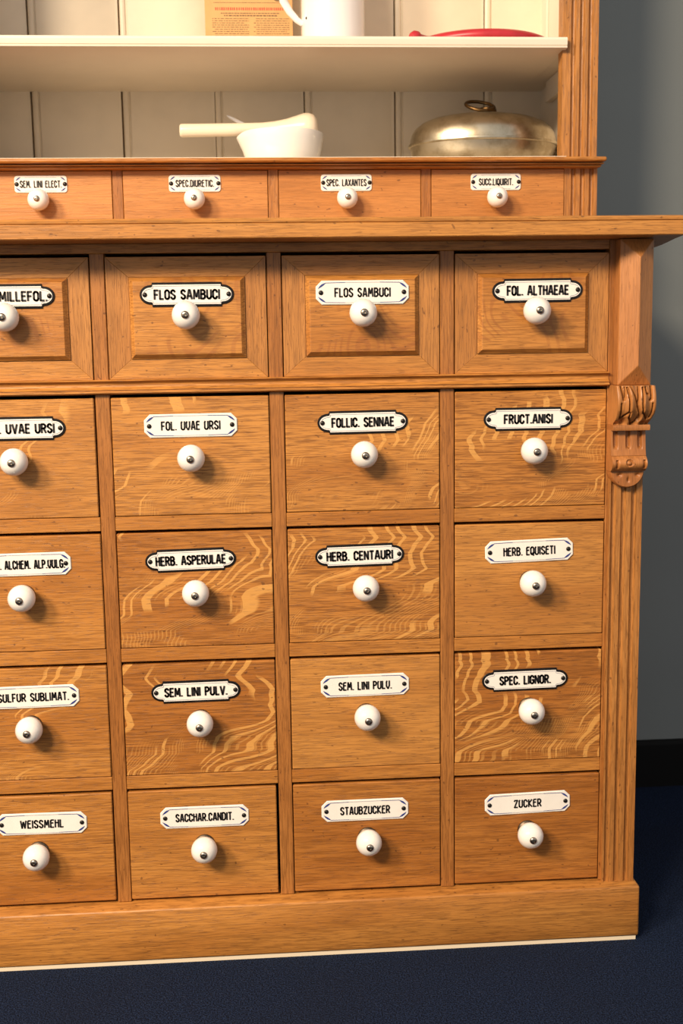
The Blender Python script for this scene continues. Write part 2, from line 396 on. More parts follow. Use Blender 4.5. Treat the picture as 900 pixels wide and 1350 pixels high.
# moulding under the first row
prof = [(0.03, 0.0225), (-0.004, 0.0225), (-0.006, 0.0215)] + arc(-0.007, 0.0158, 0.0062, 0.0052, 80, -80, 8) + [(-0.0065, 0.0098), (-0.0050, 0.0096), (-0.0052, 0.0082), (-0.0072, 0.0078), (-0.0072, 0.0060), (-0.0030, 0.0040), (0.03, 0.0040)]
bm = bmesh.new(); extr(bm, prof, 'x', -0.001, XR + 0.001)
mk('moulding', bm, 'oak_x', cab, props=pr(), smooth=40)
# plinth and packing strip
bm = bmesh.new(); box(bm, mx(0.9130), 0.9130, -0.0225, 0.51, -0.7530, -0.6798, 0.0032, 2)
mk('plinth', bm, 'oak_x', cab, props=pr(-0.05), smooth=50)
bbox('packing_strip', mx(0.909), 0.909, -0.0205, 0.505, -0.7585, -0.7530, 'strip', cab, bev=0.0)

# fluted strips
def flute_profile(x0, x1, yf, yb, starts, gw, gd):
    pts = [(x0, yb), (x0, yf)]
    for s in starts:
        pts += [(s, yf)] + [(s + gw / 2 - gw / 2 * math.cos(math.pi * k / 6), yf + gd * math.sin(math.pi * k / 6)) for k in range(1, 6)] + [(s + gw, yf)]
    return pts + [(x1, yf), (x1, yb)]
def mirrored(pts): return [(mx(x), y) for x, y in pts][::-1]
pp = flute_profile(0.8645, 0.9085, -0.006, 0.0005, (0.8664, 0.8798, 0.8937), 0.0070, 0.0045)
for q in (pp, mirrored(pp)):
    bm = bmesh.new(); extr(bm, q, 'z', -0.6797, -0.100); mk('fluted_pilaster', bm, 'oak_z', cab, props=pr(-0.05), smooth=45)
# faceted corner block
for s in (1, -1):
    f = (lambda x: x) if s == 1 else mx
    bm = bmesh.new()
    x0, x1, zt, zb = 0.8680, 0.9115, 0.1895, 0.0052
    back = [bm.verts.new((f(x), 0.0005, z)) for x, z in ((x0, zb), (x1, zb), (x1, zt), (x0, zt))]
    base = [bm.verts.new((f(x), -0.019, z)) for x, z in ((x0, zb), (x1, zb), (x1, zt), (x0, zt))]
    r0 = bm.verts.new((f(0.8897), -0.0345, 0.0305)); r1 = bm.verts.new((f(0.8897), -0.0345, 0.1650))
    for i in range(4): bm.faces.new((back[i], back[(i + 1) % 4], base[(i + 1) % 4], base[i]))
    bm.faces.new(back)
    bm.faces.new((base[0], base[1], r0)); bm.faces.new((base[1], base[2], r1, r0)); bm.faces.new((base[2], base[3], r1)); bm.faces.new((base[3], base[0], r0, r1))
    bmesh.ops.bevel(bm, geom=list(bm.edges), offset=0.0006, segments=1, affect='EDGES')
    mk('faceted_block', bm, 'carved', cab, props=pr(-0.05))
# carved corbel, a relief in real depth
GR = [  # grooves (u, v polyline), width, depth ; u,v over the leaf field
    ([(.33, 0), (.46, .29), (.515, .50)], .022, .0050), ([(.55, 0), (.53, .25), (.515, .50)], .022, .0050),
    ([(.11, .02), (.15, .27), (.16, .35)], .030, .0045), ([(.20, .04), (.19, .30), (.16, .35)], .022, .0035),
    ([(.89, .02), (.88, .33), (.84, .36)], .030, .0045), ([(.72, .05), (.75, .20), (.79, .22)], .030, .0042),
    ([(.26, .05), (.30, .35), (.31, .66), (.12, .84)], .026, .0055), ([(.65, .05), (.64, .45), (.67, .68), (.85, .84)], .026, .0055),
    ([(.515, .50), (.60, .72), (.55, .90), (.47, .98)], .028, .0050), ([(.34, .68), (.33, .80), (.46, .98)], .026, .0050),
    ([(.10, .45), (.11, .80)], .022, .0040), ([(.92, .45), (.91, .80)], .022, .0040)]
HL = [(.22, .90, .075, .09, .0065), (.62, .80, .060, .10, .0055), (.05, .97, .07, .06, .006), (.78, .95, .08, .05, .005), (.95, .97, .05, .06, .005)]
def segd(p, a, b):
    ax, ay = a; bx, by = b; dx, dy = bx - ax, by - ay
    t = max(0, min(1, ((p[0] - ax) * dx + (p[1] - ay) * dy) / (dx * dx + dy * dy + 1e-9)))
    return math.hypot(p[0] - ax - t * dx, p[1] - ay - t * dy)
def leaf_depth(u, v):
    d = 0.030 + 0.0125 * math.sin(math.pi * min(1, v * 0.86 + 0.16)) - 0.013 * max(0, v - 0.62) ** 1.0
    d -= 0.005 * (2 * abs(u - 0.5)) ** 4 - 0.0022 * math.cos(u * 6 * math.pi)
    g = 0
    for pl, w, dp in GR:
        dd = min(segd((u, v), pl[i], pl[i + 1]) for i in range(len(pl) - 1))
        g = max(g, 1.5 * dp * math.exp(-(dd / (w * 0.75)) ** 2))
    for cu, cv, su, sv, dp in HL:
        g = max(g, 1.4 * dp * math.exp(-((u - cu) / su) ** 2 - ((v - cv) / sv) ** 2))
    return d - g
def relief(bm, nu, nv, X0, X1, zt, zb, fn, yb=0.0005):
    """grid (u,v) at depth fn, closed to the back; X0/X1 functions of v"""
    G = []
    for j in range(nv + 1):
        v = j / nv; z = zt + (zb - zt) * v; row = []
        for i in range(nu + 1):
            u = i / nu; row.append(bm.verts.new((X0(v) + (X1(v) - X0(v)) * u, -fn(u, v), z)))
        G.append(row)
    for j in range(nv):
        for i in range(nu): bm.faces.new((G[j][i], G[j][i + 1], G[j + 1][i + 1], G[j + 1][i]))
    rim = G[0][:] + [G[j][nu] for j in range(1, nv + 1)] + G[nv][nu - 1::-1] + [G[j][0] for j in range(nv - 1, 0, -1)]
    bk = [bm.verts.new((v.co.x, yb, v.co.z)) for v in rim]
    for i in range(len(rim)):
        j = (i + 1) % len(rim); bm.faces.new((rim[i], rim[j], bk[j], bk[i]))
    bm.faces.new(bk)
def groove_panel(u, v):
    d = 0.0185 + 0.004 * v * v
    for cu in (.14, .50, .84):
        if 0.05 < v < 0.76: d -= 0.0055 * math.exp(-((u - cu) / .055) ** 4) * min(1, (0.76 - v) / 0.12)
    return d
def roll(u, v):
    d = 0.0175 + 0.0125 * math.sin(math.pi * (0.06 + 0.9 * v)) ** 0.7
    rr = math.hypot((u - .50) * .046, (v - .45) * .021)
    if rr < 0.0052: d -= 0.0030 * min(1, (0.0052 - rr) / 0.0012)
    if rr < 0.0032: d += 0.0022 * min(1, (0.0032 - rr) / 0.0014)
    for cu in (.15, .93):
        d -= 0.004 * math.exp(-((u - cu) / .03) ** 2) * (1 if .25 < v < .8 else 0)
    return d
def make_corbel(s):
    f = (lambda x: x) if s == 1 else mx
    root = None
    def add(name, nu, nv, xa, xb, zt, zb, fn, tone):
        bm = bmesh.new(); relief(bm, nu, nv, xa, xb, zt, zb, fn)
        if s == -1:
            for v in bm.verts: v.co.x = mx(v.co.x)
        return mk(name, bm, 'carved', root or cab, props=pr(tone), smooth=50)
    root = add('carved_corbel', 64, 56, lambda v: 0.8625 + 0.001 * v, lambda v: 0.9125 - 0.004 * max(0, v - 0.7) / 0.3, 0.0050, -0.0455, leaf_depth, -0.1)
    add('corbel_band', 2, 2, lambda v: 0.8608, lambda v: 0.9090, -0.0455, -0.0525, lambda u, v: 0.029 - (0.001 if v in (0, 1) else 0), -0.05)
    add('corbel_panel', 72, 24, lambda v: 0.8606, lambda v: 0.9065, -0.0525, -0.0855, groove_panel, 0.0)
    add('corbel_roll', 60, 28, lambda v: 0.8606, lambda v: 0.9065, -0.0855, -0.1060, roll, 0.0)
    # half-round tab with three nicks
    bm = bmesh.new(); cx, cz, R = 0.8840, -0.1055, 0.0228
    nicks = [(0.8735, -0.1115, .0026, .0018), (0.8855, -0.1180, .0012, .0030), (0.8975, -0.1115, .0026, .0020)]
    rows = []
    for j in range(15):
        r = R * j / 14
        rows.append([bm.verts.new((f(cx + r * math.cos(math.pi + math.pi * k / 32)), -(0.0175 - (0.002 if j == 14 else 0) - sum(0.004 * math.exp(-((cx + r * math.cos(math.pi + math.pi * k / 32) - a) / c) ** 2 - ((cz + r * math.sin(math.pi + math.pi * k / 32) - b) / d) ** 2) for a, b, c, d in nicks)), cz + r * math.sin(math.pi + math.pi * k / 32))) for k in range(33)])
    for j in range(14):
        for k in range(32): bm.faces.new((rows[j][k], rows[j][k + 1], rows[j + 1][k + 1], rows[j + 1][k]))
    bk = [bm.verts.new((v.co.x, 0.0005, v.co.z)) for v in rows[14]]
    for k in range(32): bm.faces.new((rows[14][k], rows[14][k + 1], bk[k + 1], bk[k]))
    bm.faces.new(bk)
    bmesh.ops.remove_doubles(bm, verts=bm.verts, dist=1e-6)
    mk('corbel_tab', bm, 'carved', root, props=pr(0.0), smooth=50)
make_corbel(1); make_corbel(-1)

# ------------------------------------------------------------------ drawer furniture
def mesh_of(bm, name, mats, smooth=None):
    bmesh.ops.recalc_face_normals(bm, faces=bm.faces)
    me = bpy.data.meshes.new(name); bm.to_mesh(me); bm.free()
    for mm in mats: me.materials.append(M[mm])
    if smooth:
        for p in me.polygons: p.use_smooth = True
        me.set_sharp_from_angle(angle=math.radians(smooth))
    return me
def share(name, me, origin, parent, rot=0.0, label=None):
    o = bpy.data.objects.new(name, me); COL.objects.link(o); place(o, origin, parent, label=label)
    o.rotation_euler = (0, rot, 0)
    return o
ly = lambda r, a, t: (r * math.cos(t), a, r * math.sin(t))
def knob_mesh(R):
    bm = bmesh.new(); k = R / 0.0175
    pf = [(0.0, -0.0365 * k), (0.0050 * k, -0.0363 * k), (0.0095 * k, -0.0348 * k), (0.0138 * k, -0.0312 * k), (0.0167 * k, -0.0258 * k), (0.0175 * k, -0.0205 * k),
          (0.0168 * k, -0.0152 * k), (0.0145 * k, -0.0105 * k), (0.0110 * k, -0.0070 * k), (0.0085 * k, -0.0050 * k)]
    lathe(bm, pf, 28, ly)
    return mesh_of(bm, 'knob', ['porcelain'], 60)
def collar_mesh(R):
    bm = bmesh.new(); k = R / 0.0175
    lathe(bm, [(0.0083 * k, -0.0055 * k), (0.0095 * k, -0.0050 * k), (0.0104 * k, -0.0034 * k), (0.0130 * k, -0.0024 * k), (0.0136 * k, -0.0008 * k), (0.0134 * k, 0.0)], 20, ly)
    return mesh_of(bm, 'knob_collar', ['collar'], 50)
def kscrew_mesh(R):
    bm = bmesh.new(); k = R / 0.0175
    lathe(bm, [(0, -0.0380 * k), (0.0012 * k, -0.0380 * k), (0.0016 * k, -0.0388 * k), (0.0032 * k, -0.0386 * k), (0.0046 * k, -0.0376 * k), (0.0050 * k, -0.0362 * k), (0.0050 * k, -0.0350 * k)], 16, ly)
    return mesh_of(bm, 'knob_screw', ['screw'], 50)
def pin_mesh():
    bm = bmesh.new(); lathe(bm, [(0, -0.0016), (0.0016, -0.0014), (0.0028, -0.0007), (0.0031, 0.0)], 12, ly)
    return mesh_of(bm, 'plate_pin', ['nail'], 60)
KM = {R: (knob_mesh(R), collar_mesh(R), kscrew_mesh(R)) for R in (0.0175, 0.0150)}
PIN = pin_mesh()

def sym(q):   # quarter outline (x>0,z>0 from right tip to top) -> full loop
    r = q + [(-x, z) for x, z in q[::-1]]
    return r + [(-x, -z) for x, z in q if True][::1] + [(x, -z) for x, z in q[::-1]]
def loop_clean(p):
    out = []
    for a in p:
        if not out or math.hypot(a[0] - out[-1][0], a[1] - out[-1][1]) > 1e-5: out.append(a)
    if math.hypot(out[0][0] - out[-1][0], out[0][1] - out[-1][1]) < 1e-5: out.pop()
    return out
def ticket(d):   # black-edged plate outline inset by d
    hx, hz = 0.0585 - d, 0.0150 - d
    q = [(hx, 0.0)] + [(0.0452 - 0.3 * d + (hx - 0.0452 + 0.3 * d) * math.cos(t), (0.0118 - d) * math.sin(t)) for t in [math.pi / 2 * k / 7 for k in range(1, 8)]]
    q += [(0.0438 - d * 0.3, 0.0122 - d), (0.0432 - d * 0.3, 0.0132 - d), (0.0430 - d * 0.3, hz)]
    return loop_clean(sym(q))
def octa(d, hx=0.0590, hz=0.0150, c=0.0075):
    q = [(hx - d, hz - c - d * 0.1), (hx - c - d * 0.4, hz - d)]
    return loop_clean(sym(q))
def roundrect(d, hx=0.0368, hz=0.0118, r=0.0042):
    hx -= d; hz -= d; r = max(r - d, 0.001)
    return loop_clean(sym([(hx - r + r * math.cos(t), hz - r + r * math.sin(t)) for t in [math.pi / 2 * k / 5 for k in range(6)]]))
def stack(bm, loops):
    """loops: list of (outline, y, material index of the band leading to it)"""
    R = [[bm.verts.new((x, y, z)) for x, z in L] for L, y, mi in loops]
    for k in range(len(R) - 1):
        A, B = R[k], R[k + 1]
        for i in range(len(A)):
            j = (i + 1) % len(A); f = bm.faces.new((A[i], A[j], B[j], B[i])); f.material_index = loops[k + 1][2]
    f = bm.faces.new(R[-1]); f.material_index = loops[-1][2]
def ribbon(bm, pts, w, y, closed=False, mi=0):
    n = len(pts)
    for i in range(n if closed else n - 1):
        a, b = Vector(pts[i]), Vector(pts[(i + 1) % n]); d = (b - a)
        if d.length < 1e-6: continue
        d.normalize(); nn = Vector((-d.y, d.x)) * w / 2
        f = bm.faces.new([bm.verts.new((q.x, y, q.y)) for q in (a + nn, a - nn, b - nn, b + nn)]); f.material_index = mi
def crescent(bm, sx, sz, hx, hz, y, mi, k=1.0):
    # blue corner sweep, thick in the middle, pointed at both ends
    n = 8; out, inn = [], []
    p0, p1, p2 = Vector((hx - 0.0125 * k, hz - 0.0030 * k)), Vector((hx - 0.0062 * k, hz - 0.0034 * k)), Vector((hx - 0.0028 * k, hz - 0.0100 * k))
    for i in range(n + 1):
        t = i / n; p = p0 * (1 - t) ** 2 + p1 * 2 * t * (1 - t) + p2 * t * t
        th = 0.0021 * k * math.sin(math.pi * t) + 0.0002; out.append(p); inn.append(p + Vector((-th * 0.8, -th * 0.75)))
    for i in range(n):
        q = [out[i], out[i + 1], inn[i + 1], inn[i]]
        f = bm.faces.new([bm.verts.new((sx * v.x, y, sz * v.y)) for v in q]); f.material_index = mi
def black_plate():
    bm = bmesh.new()
    stack(bm, [(ticket(0), 0.0, 0), (ticket(0), -0.0010, 0), (ticket(0.0006), -0.0016, 0), (ticket(0.0029), -0.0017, 0), (ticket(0.0030), -0.0017, 1)])
    me = mesh_of(bm, 'label_plate', ['black', 'enamel'])
    bm = bmesh.new(); ribbon(bm, ticket(0.0045), 0.00050, 0, True)
    return me, mesh_of(bm, 'border_line', ['greyline'])
def white_plate():
    bm = bmesh.new()
    stack(bm, [(octa(0), 0.0, 1), (octa(0), -0.0009, 1), (octa(0.0009), -0.0018, 0)])
    me = mesh_of(bm, 'label_plate', ['enamel', 'greyline'])
    bm = bmesh.new()
    for sx in (1, -1):
        for sz in (1, -1): crescent(bm, sx, sz, 0.0590, 0.0150, 0, 0)
    for sz in (1, -1):
        ribbon(bm, [(-0.0470, sz * 0.0121), (-0.022, sz * 0.0125)], 0.0007, 0, mi=0); ribbon(bm, [(0.022, sz * 0.0125), (0.0470, sz * 0.0121)], 0.0007, 0, mi=0)
        ribbon(bm, [(-0.022, sz * 0.0125), (0.022, sz * 0.0125)], 0.0005, 0, mi=1)
    return me, mesh_of(bm, 'border_line', ['blue', 'greyline'])
def small_plate():
    bm = bmesh.new()
    stack(bm, [(roundrect(0), 0.0, 1), (roundrect(0), -0.0008, 1), (roundrect(0.0007), -0.0016, 0)])
    me = mesh_of(bm, 'label_plate', ['enamel', 'greyline'])
    bm = bmesh.new()
    for sx in (1, -1):
        for sz in (1, -1): crescent(bm, sx, sz, 0.0368, 0.0118, 0, 0, 0.72)
    for sz in (1, -1): ribbon(bm, [(-0.022, sz * 0.0094), (0.022, sz * 0.0094)], 0.0004, 0, mi=1)
    return me, mesh_of(bm, 'border_line', ['blue', 'greyline'])
PL = {'b': black_plate(), 'w': white_plate(), 's': small_plate()}

def furnish(dr, kind, text, tw, x, z, px, pz, yf, R, rot=0.0, tx=0.0):
    """knob, collar, screw, plate, border, lettering and pins on a drawer front at y=yf"""
    k, c, s = KM[R]
    a = random.uniform(0, 6)
    share('knob', k, (x, yf, z), dr); share('knob_collar', c, (x, yf, z), dr); share('knob_screw', s, (x, yf, z), dr, a)
    pm, bmsh = PL[kind]
    share('label_plate', pm, (px, yf, pz), dr, -rot)
    share('border_line', bmsh, (px, yf - (0.0021 if kind != 's' else 0.0019), pz), dr, -rot)
    bm = bmesh.new(); hgt = {'b': 0.0106, 'w': 0.0100, 's': 0.0086}[kind]
    lettering(bm, text, tw, hgt, px + tx, pz, yf - 0.0022, GL if kind == 'b' else GJ, 0.235 if kind == 'b' else 0.205 if kind == 'w' else 0.17, rot)
    mk('lettering', bm, 'ink', dr)
    e = {'b': 0.0520, 'w': 0.0525, 's': 0.0335}[kind]
    for q in (-1, 1):
        share('plate_pin', PIN, (px + q * e * math.cos(rot), yf - 0.0018, pz + q * e * math.sin(rot)), dr)

# (row, col): plate kind, text, text width, tone, fleck, plate dx, rot(deg)
D = {
 (1, 0): ('b', 'HERB. MILLEFOL.', .0970, -.05, 0, 0, 0), (1, 1): ('b', 'FLOS SAMBUCI', .0800, 0, 0, .001, 0), (1, 2): ('w', 'FLOS SAMBUCI', .0695, 0, 0, .001, 0), (1, 3): ('b', 'FOL. ALTHAEAE', .0780, .0, 0, .005, 0.3),
 (2, 0): ('b', 'FOL. UVAE URSI', .0880, -.12, .35, .004, 0), (2, 1): ('w', 'FOL. UVAE URSI', .0735, -.10, .55, .0, 0.2), (2, 2): ('b', 'FOLLIC. SENNAE', .0790, -.05, .70, 0, 0.4), (2, 3): ('b', 'FRUCT.ANISI', .0625, .02, .85, -.004, 0),
 (3, 0): ('w', 'HERB. ALCHEM. ALP.VULG.', .1010, 0, 0, .002, 0.4), (3, 1): ('b', 'HERB. ASPERULAE', .0885, .22, .80, -.006, 1.0), (3, 2): ('b', 'HERB. CENTAURI', .0855, .14, .95, -.006, 0.9), (3, 3): ('w', 'HERB. EQUISETI', .0680, -.12, 0, -.001, 1.4),
 (4, 0): ('w', 'SULFUR SUBLIMAT.', .0900, -.02, .42, .004, 0.4), (4, 1): ('b', 'SEM. LINI PULV.', .0805, .34, .85, -.005, 0.5), (4, 2): ('w', 'SEM. LINI PULV.', .0695, -.14, 0, -.001, 0.5), (4, 3): ('b', 'SPEC. LIGNOR.', .0680, .38, .90, -.005, 0.6),
 (5, 0): ('w', 'WEISSMEHL', .0550, .14, 0, .006, -0.3), (5, 1): ('w', 'SACCHAR.CANDIT.', .0760, -.06, 0, .001, 0), (5, 2): ('w', 'STAUBZUCKER', .0660, .36, 0, -.003, 0.2), (5, 3): ('w', 'ZUCKER', .0365, .46, 0, 0, 1.2),
}
GRP = 'drawers of the base cabinet'
def prism(bm, pts, y0, y1):
    extr(bm, pts, 'y', y0, y1)
for (r, c), (kind, text, tw, tone, fl, dx, rot) in D.items():
    x0 = c * P + 0.0004; x1 = c * P + W_ - 0.0004
    zt, zb = (Z1, Z1 - H1) if r == 1 else (-(r - 2) * RP, -(r - 2) * RP - H_)
    if (r, c) == (5, 1): x1 -= 0.0022; x0 -= 0.0002
    if (r, c) in ((5, 0), (2, 0)): x1 -= 0.0008
    xm, zm = c * P + W_ / 2, (zt + zb) / 2
    lab = ('framed drawer with raised panel' if r == 1 else 'drawer') + (' with black-edged plate reading ' if kind == 'b' else ' with white blue-cornered plate reading ') + text
    visible = {(1, 0): 'MILLEFOL.', (2, 0): 'UVAE URSI', (3, 0): 'ALCHEM. ALP.VULG.'}.get((r, c))
    if visible: lab = lab.replace(text, visible)
    if r == 1:
        bm = bmesh.new(); box(bm, x0 + 0.001, x1 - 0.001, 0.010, 0.022, zb + 0.001, zt - 0.001)
        dr = mk('drawer', bm, 'oak_x', cab, props=pr(), label=lab)
        fw, fh = 0.0285, 0.0250
        ix0, ix1, iz0, iz1 = x0 + fw, x1 - fw + 0.002, zb + fh, zt - fh
        g = 0.0001
        for nm, pts, mt in (('frame_rail', [(x0, zt), (x1, zt), (ix1, iz1), (ix0, iz1)], 'oak_x'), ('frame_rail', [(x0, zb), (ix0, iz0), (ix1, iz0), (x1, zb)], 'oak_x'),
                            ('frame_stile', [(x0, zb + g), (x0, zt - g), (ix0, iz1 - g), (ix0, iz0 + g)], 'oak_z'), ('frame_stile', [(x1, zb + g), (ix1, iz0 + g), (ix1, iz1 - g), (x1, zt - g)], 'oak_z')):
            bm = bmesh.new(); prism(bm, pts, 0.0, 0.011)
            bmesh.ops.bevel(bm, geom=[e for e in bm.edges if all(v.co.y < 0.001 for v in e.verts)], offset=0.0003, segments=1, affect='EDGES')
            mk(nm, bm, mt, dr, props=pr(-0.10))
        # raised panel with sloping edges
        bm = bmesh.new()
        def rc(d): return [(ix0 + d, iz0 + d), (ix1 - d, iz0 + d), (ix1 - d, iz1 - d), (ix0 + d, iz1 - d)]
        stack(bm, [(rc(0.0003), 0.009, 0), (rc(0.0003), -0.0015, 0), (rc(0.0012), -0.0022, 0), (rc(0.0055), -0.0068, 0), (rc(0.0060), -0.0070, 0)])
        mk('raised_panel', bm, 'oak_p', dr, props=pr(-0.04))
        yf = -0.0070; pz = zm + 0.0287; kz = zm + 0.0028
    else:
        bm = bmesh.new(); box(bm, x0, x1, 0.0, 0.022, zb, zt - 0.0004, 0.0011)
        dr = mk('drawer', bm, 'oak_f' if fl else 'oak_x', cab, props=pr(tone, fl), label=lab)
        yf = 0.0; pz = zm + (0.0392 if r < 4 else 0.0375); kz = zm - 0.001
    # the drawer's box behind its front
    bm = bmesh.new(); box(bm, x0 + 0.006, x1 - 0.006, 0.022, 0.44, zb + 0.004, zt - 0.02)
    mk('drawer_box', bm, 'inner', dr)
    furnish(dr, kind, text, tw, xm, kz, xm + dx, pz, yf, 0.0175, math.radians(rot))

# ------------------------------------------------------------------ hutch
YH = 0.225
hut = empty('hutch', (XC, 0.37, 0.2143), 'oak hutch with cream boarded back, shelf and small drawers on the cabinet worktop', 'hutch')
ZT = 1.02
for s in (1, 0):
    def ml(pts): return pts if s else mirrored(pts)
    up = flute_profile(0.8546, 0.9068, YH, YH + 0.024, (0.8668, 0.8795, 0.8920), 0.0068, 0.0045)
    bm = bmesh.new(); extr(bm, ml(up), 'z', 0.3235, ZT); mk('fluted_post', bm, 'oak_z', hut, props=pr(-0.08), smooth=45)
    lo = flute_profile(0.8595, 0.9083, YH, YH + 0.024, (0.8694, 0.8828, 0.8962), 0.0068, 0.0045)
    bm = bmesh.new(); extr(bm, ml(lo), 'z', 0.2143, 0.3115); mk('fluted_post', bm, 'oak_z', hut, props=pr(0.0), smooth=45)
    a, b = (0.8905, 0.9066) if s else (mx(0.9066), mx(0.8905))
    bbox('side_panel', a, b, YH + 0.024, 0.515, 0.2143, ZT, ['shelfpaint'], hut)
    a, b = (0.8800, 0.8905) if s else (mx(0.8905), mx(0.8800))
    bbox('shelf_batten', a, b, 0.255, 0.425, 0.4425, 0.4750, 'shelfpaint', hut, bev=0.001)
    a, b = (0.8865, 0.8905) if s else (mx(0.8905), mx(0.8865))
    bbox('shelf_strip', a, b, 0.452, 0.472, 0.4912, ZT, 'shelfpaint', hut, bev=0.0008)
for c in (1, 2, 3):
    bbox('drawer_divider', c * P - 0.0120 + (0.001 * (c - 2)), c * P + 0.0028 + (0.001 * (c - 2)), YH + 0.001, YH + 0.03, 0.2143, 0.3115, 'oak_z', hut, props=pr(0.1))
# ledge above the small drawers
bm = bmesh.new()
for (yf, xe, za, zb_, bv, sg) in ((0.1950, 0.9140, 0.3170, 0.3235, 0.0030, 4), (0.2075, 0.9095, 0.3150, 0.3171, 0.0003, 1), (0.2020, 0.9115, 0.3142, 0.3156, 0.0006, 2), (0.2080, 0.9095, 0.3108, 0.3143, 0.0016, 3)):
    box(bm, mx(xe), xe, yf, 0.26, za, zb_, bv, sg)
mk('ledge_moulding', bm, 'oak_x', hut, props=pr(0.05), smooth=45)
bbox('compartment_floor', mx(0.8905), 0.8905, 0.2600, 0.505, 0.3120, 0.3260, 'shelfpaint', hut, bev=0.0)
bbox('white_edge_strip', mx(0.8580), 0.8580, 0.2080, 0.2600, 0.3235, 0.3258, 'shelfpaint', hut, bev=0.0005)
bbox('dust_board', mx(0.8905), 0.8905, YH + 0.03, 0.505, 0.2143, 0.2180, 'inner', hut, bev=0.0)
# shelf with a rounded, scored front edge
zs0, zs1 = 0.4755, 0.4912
prof = [(0.504, zs0), (0.216, zs0), (0.2142, zs0 + 0.0008), (0.2138, zs0 + 0.0030), (0.2152, zs0 + 0.0036), (0.2140, zs0 + 0.0044)] + arc(0.2170, zs1 - 0.0040, 0.0042, 0.0040, 190, 90, 6) + [(0.504, zs1)]
bm = bmesh.new(); extr(bm, prof, 'x', mx(0.8585), 0.8585); 
mk('shelf', bm, 'shelfpaint', hut, smooth=35)
for s in (1, 0):
    a, b = (0.8585, 0.8905) if s else (mx(0.8905), mx(0.8585))
    bbox('shelf_end', a, b, YH + 0.025, 0.504, zs0, zs1, 'shelfpaint', hut, bev=0.0)
bbox('top_board', mx(0.93), 0.93, 0.20, 0.515, ZT, ZT + 0.025, 'oak_x', hut, bev=0.004, props=pr())
# boarded back
jt = [mx(0.8905), 0.0501, 0.1961, 0.3474, 0.4942, 0.6450, 0.7949, 0.8905]
gp = [0.0, 0.0030, 0.0030, 0.0010, 0.0020, 0.0026, 0.0022, 0.0]
for i in range(7):
    a, b = jt[i] + gp[i] / 2, jt[i + 1] - gp[i + 1] / 2
    y0, y1 = 0.502, 0.512
    pts = [(a, y1), (a, y0 + 0.0008)]
    if i > 0:   # bead along the left edge of each board
        pts += [(a + 0.0006, y0)] + [(a + 0.0048 - 0.0040 * math.cos(math.pi * k / 6), y0 - 0.0012 * math.sin(math.pi * k / 6)) for k in range(1, 6)] + [(a + 0.0090, y0 + 0.0002), (a + 0.0100, y0 + 0.0024), (a + 0.0116, y0 + 0.0024), (a + 0.0126, y0)]
    if i < 6: pts += [(b - 0.0080, y0), (b - 0.0060, y0 + 0.0012), (b, y0 + 0.0016), (b, y1)]
    else: pts += [(b, y0), (b, y1)]
    bm = bmesh.new(); extr(bm, pts, 'z', 0.3260, ZT); mk('plank', bm, 'cream', hut, smooth=40)
bbox('back_board', mx(0.8905), 0.8905, 0.5125, 0.515, 0.2143, ZT, 'inner', hut, bev=0.0)
HD = [('SEM. LINI ELECT.', .0570, .1077, .1061), ('SPEC.DIURETIC.', .0530, .3239, .3235), ('SPEC. LAXANTES', .0565, .5407, .5406), ('SUCC.LIQUIRIT.', .0490, .7583, .7574)]
for c, (text, tw, px, kx) in enumerate(HD):
    a = (c * P + 0.0034 + 0.001 * (c - 2)) if c else mx(XR - 0.0012); b = ((c + 1) * P - 0.0126 + 0.001 * (c - 1)) if c < 3 else XR - 0.0012
    bm = bmesh.new(); box(bm, a, b, YH, YH + 0.02, 0.2150, 0.3102, 0.0006)
    dr = mk('small_drawer', bm, 'alder', hut, props=pr(0.0), label='small reddish drawer with rounded plate reading ' + text)
    bm = bmesh.new(); box(bm, a + 0.006, b - 0.006, YH + 0.02, 0.46, 0.2185, 0.300); mk('drawer_box', bm, 'inner', dr)
    furnish(dr, 's', text, tw, kx, 0.2690, px, 0.2922, YH, 0.0150, 0.0)

# ------------------------------------------------------------------ things in the hutch
# mortar
mo = empty('mortar', (0.452, 0.338, 0.3260), 'white porcelain mortar bowl with pouring lip below the pestle', 'mortar')
bm = bmesh.new()
pf = [(0, .3270), (.040, .3262), (.0470, .3260), (.0490, .3275), (.0555, .340), (.0595, .353), (.0620, .368), (.0632, .3775), (.0627, .3790), (.0610, .3790), (.0595, .3770), (.056, .362), (.046, .345), (.030, .335), (0, .332)]
def mort(r, a, t):
    lip = max(0.0, math.cos(t - math.pi)) ** 24 * max(0, (a - .355) / .024) if r > .05 else 0
    return (0.4520 + (r + 0.0060 * lip) * math.cos(t), 0.338 + r * math.sin(t), a - 0.005 * lip)
lathe(bm, pf, 72, mort); mk('bowl', bm, 'porcelain', mo, smooth=50)
# pestle lying across the bowl
bm = bmesh.new()
pf = [(0, 0.0), (.0078, 0.0), (.0094, .0015), (.0099, .004), (.0097, .03), (.0094, .09), (.0096, .125), (.0112, .143), (.0145, .162), (.0192, .178), (.0222, .188), (.0226, .195), (.0205, .2025), (.0150, .2075), (.007, .2096), (0, .2100)]
lathe(bm, pf, 32, lambda r, a, t: (0.2978 + a, 0.345 + r * math.cos(t), 0.3860 + 0.016 * a + r * math.sin(t)))
tag(mk('pestle', bm, 'ivory', smooth=50), 'cream stoneware pestle with a bulbous head laid across the mortar', 'pestle')
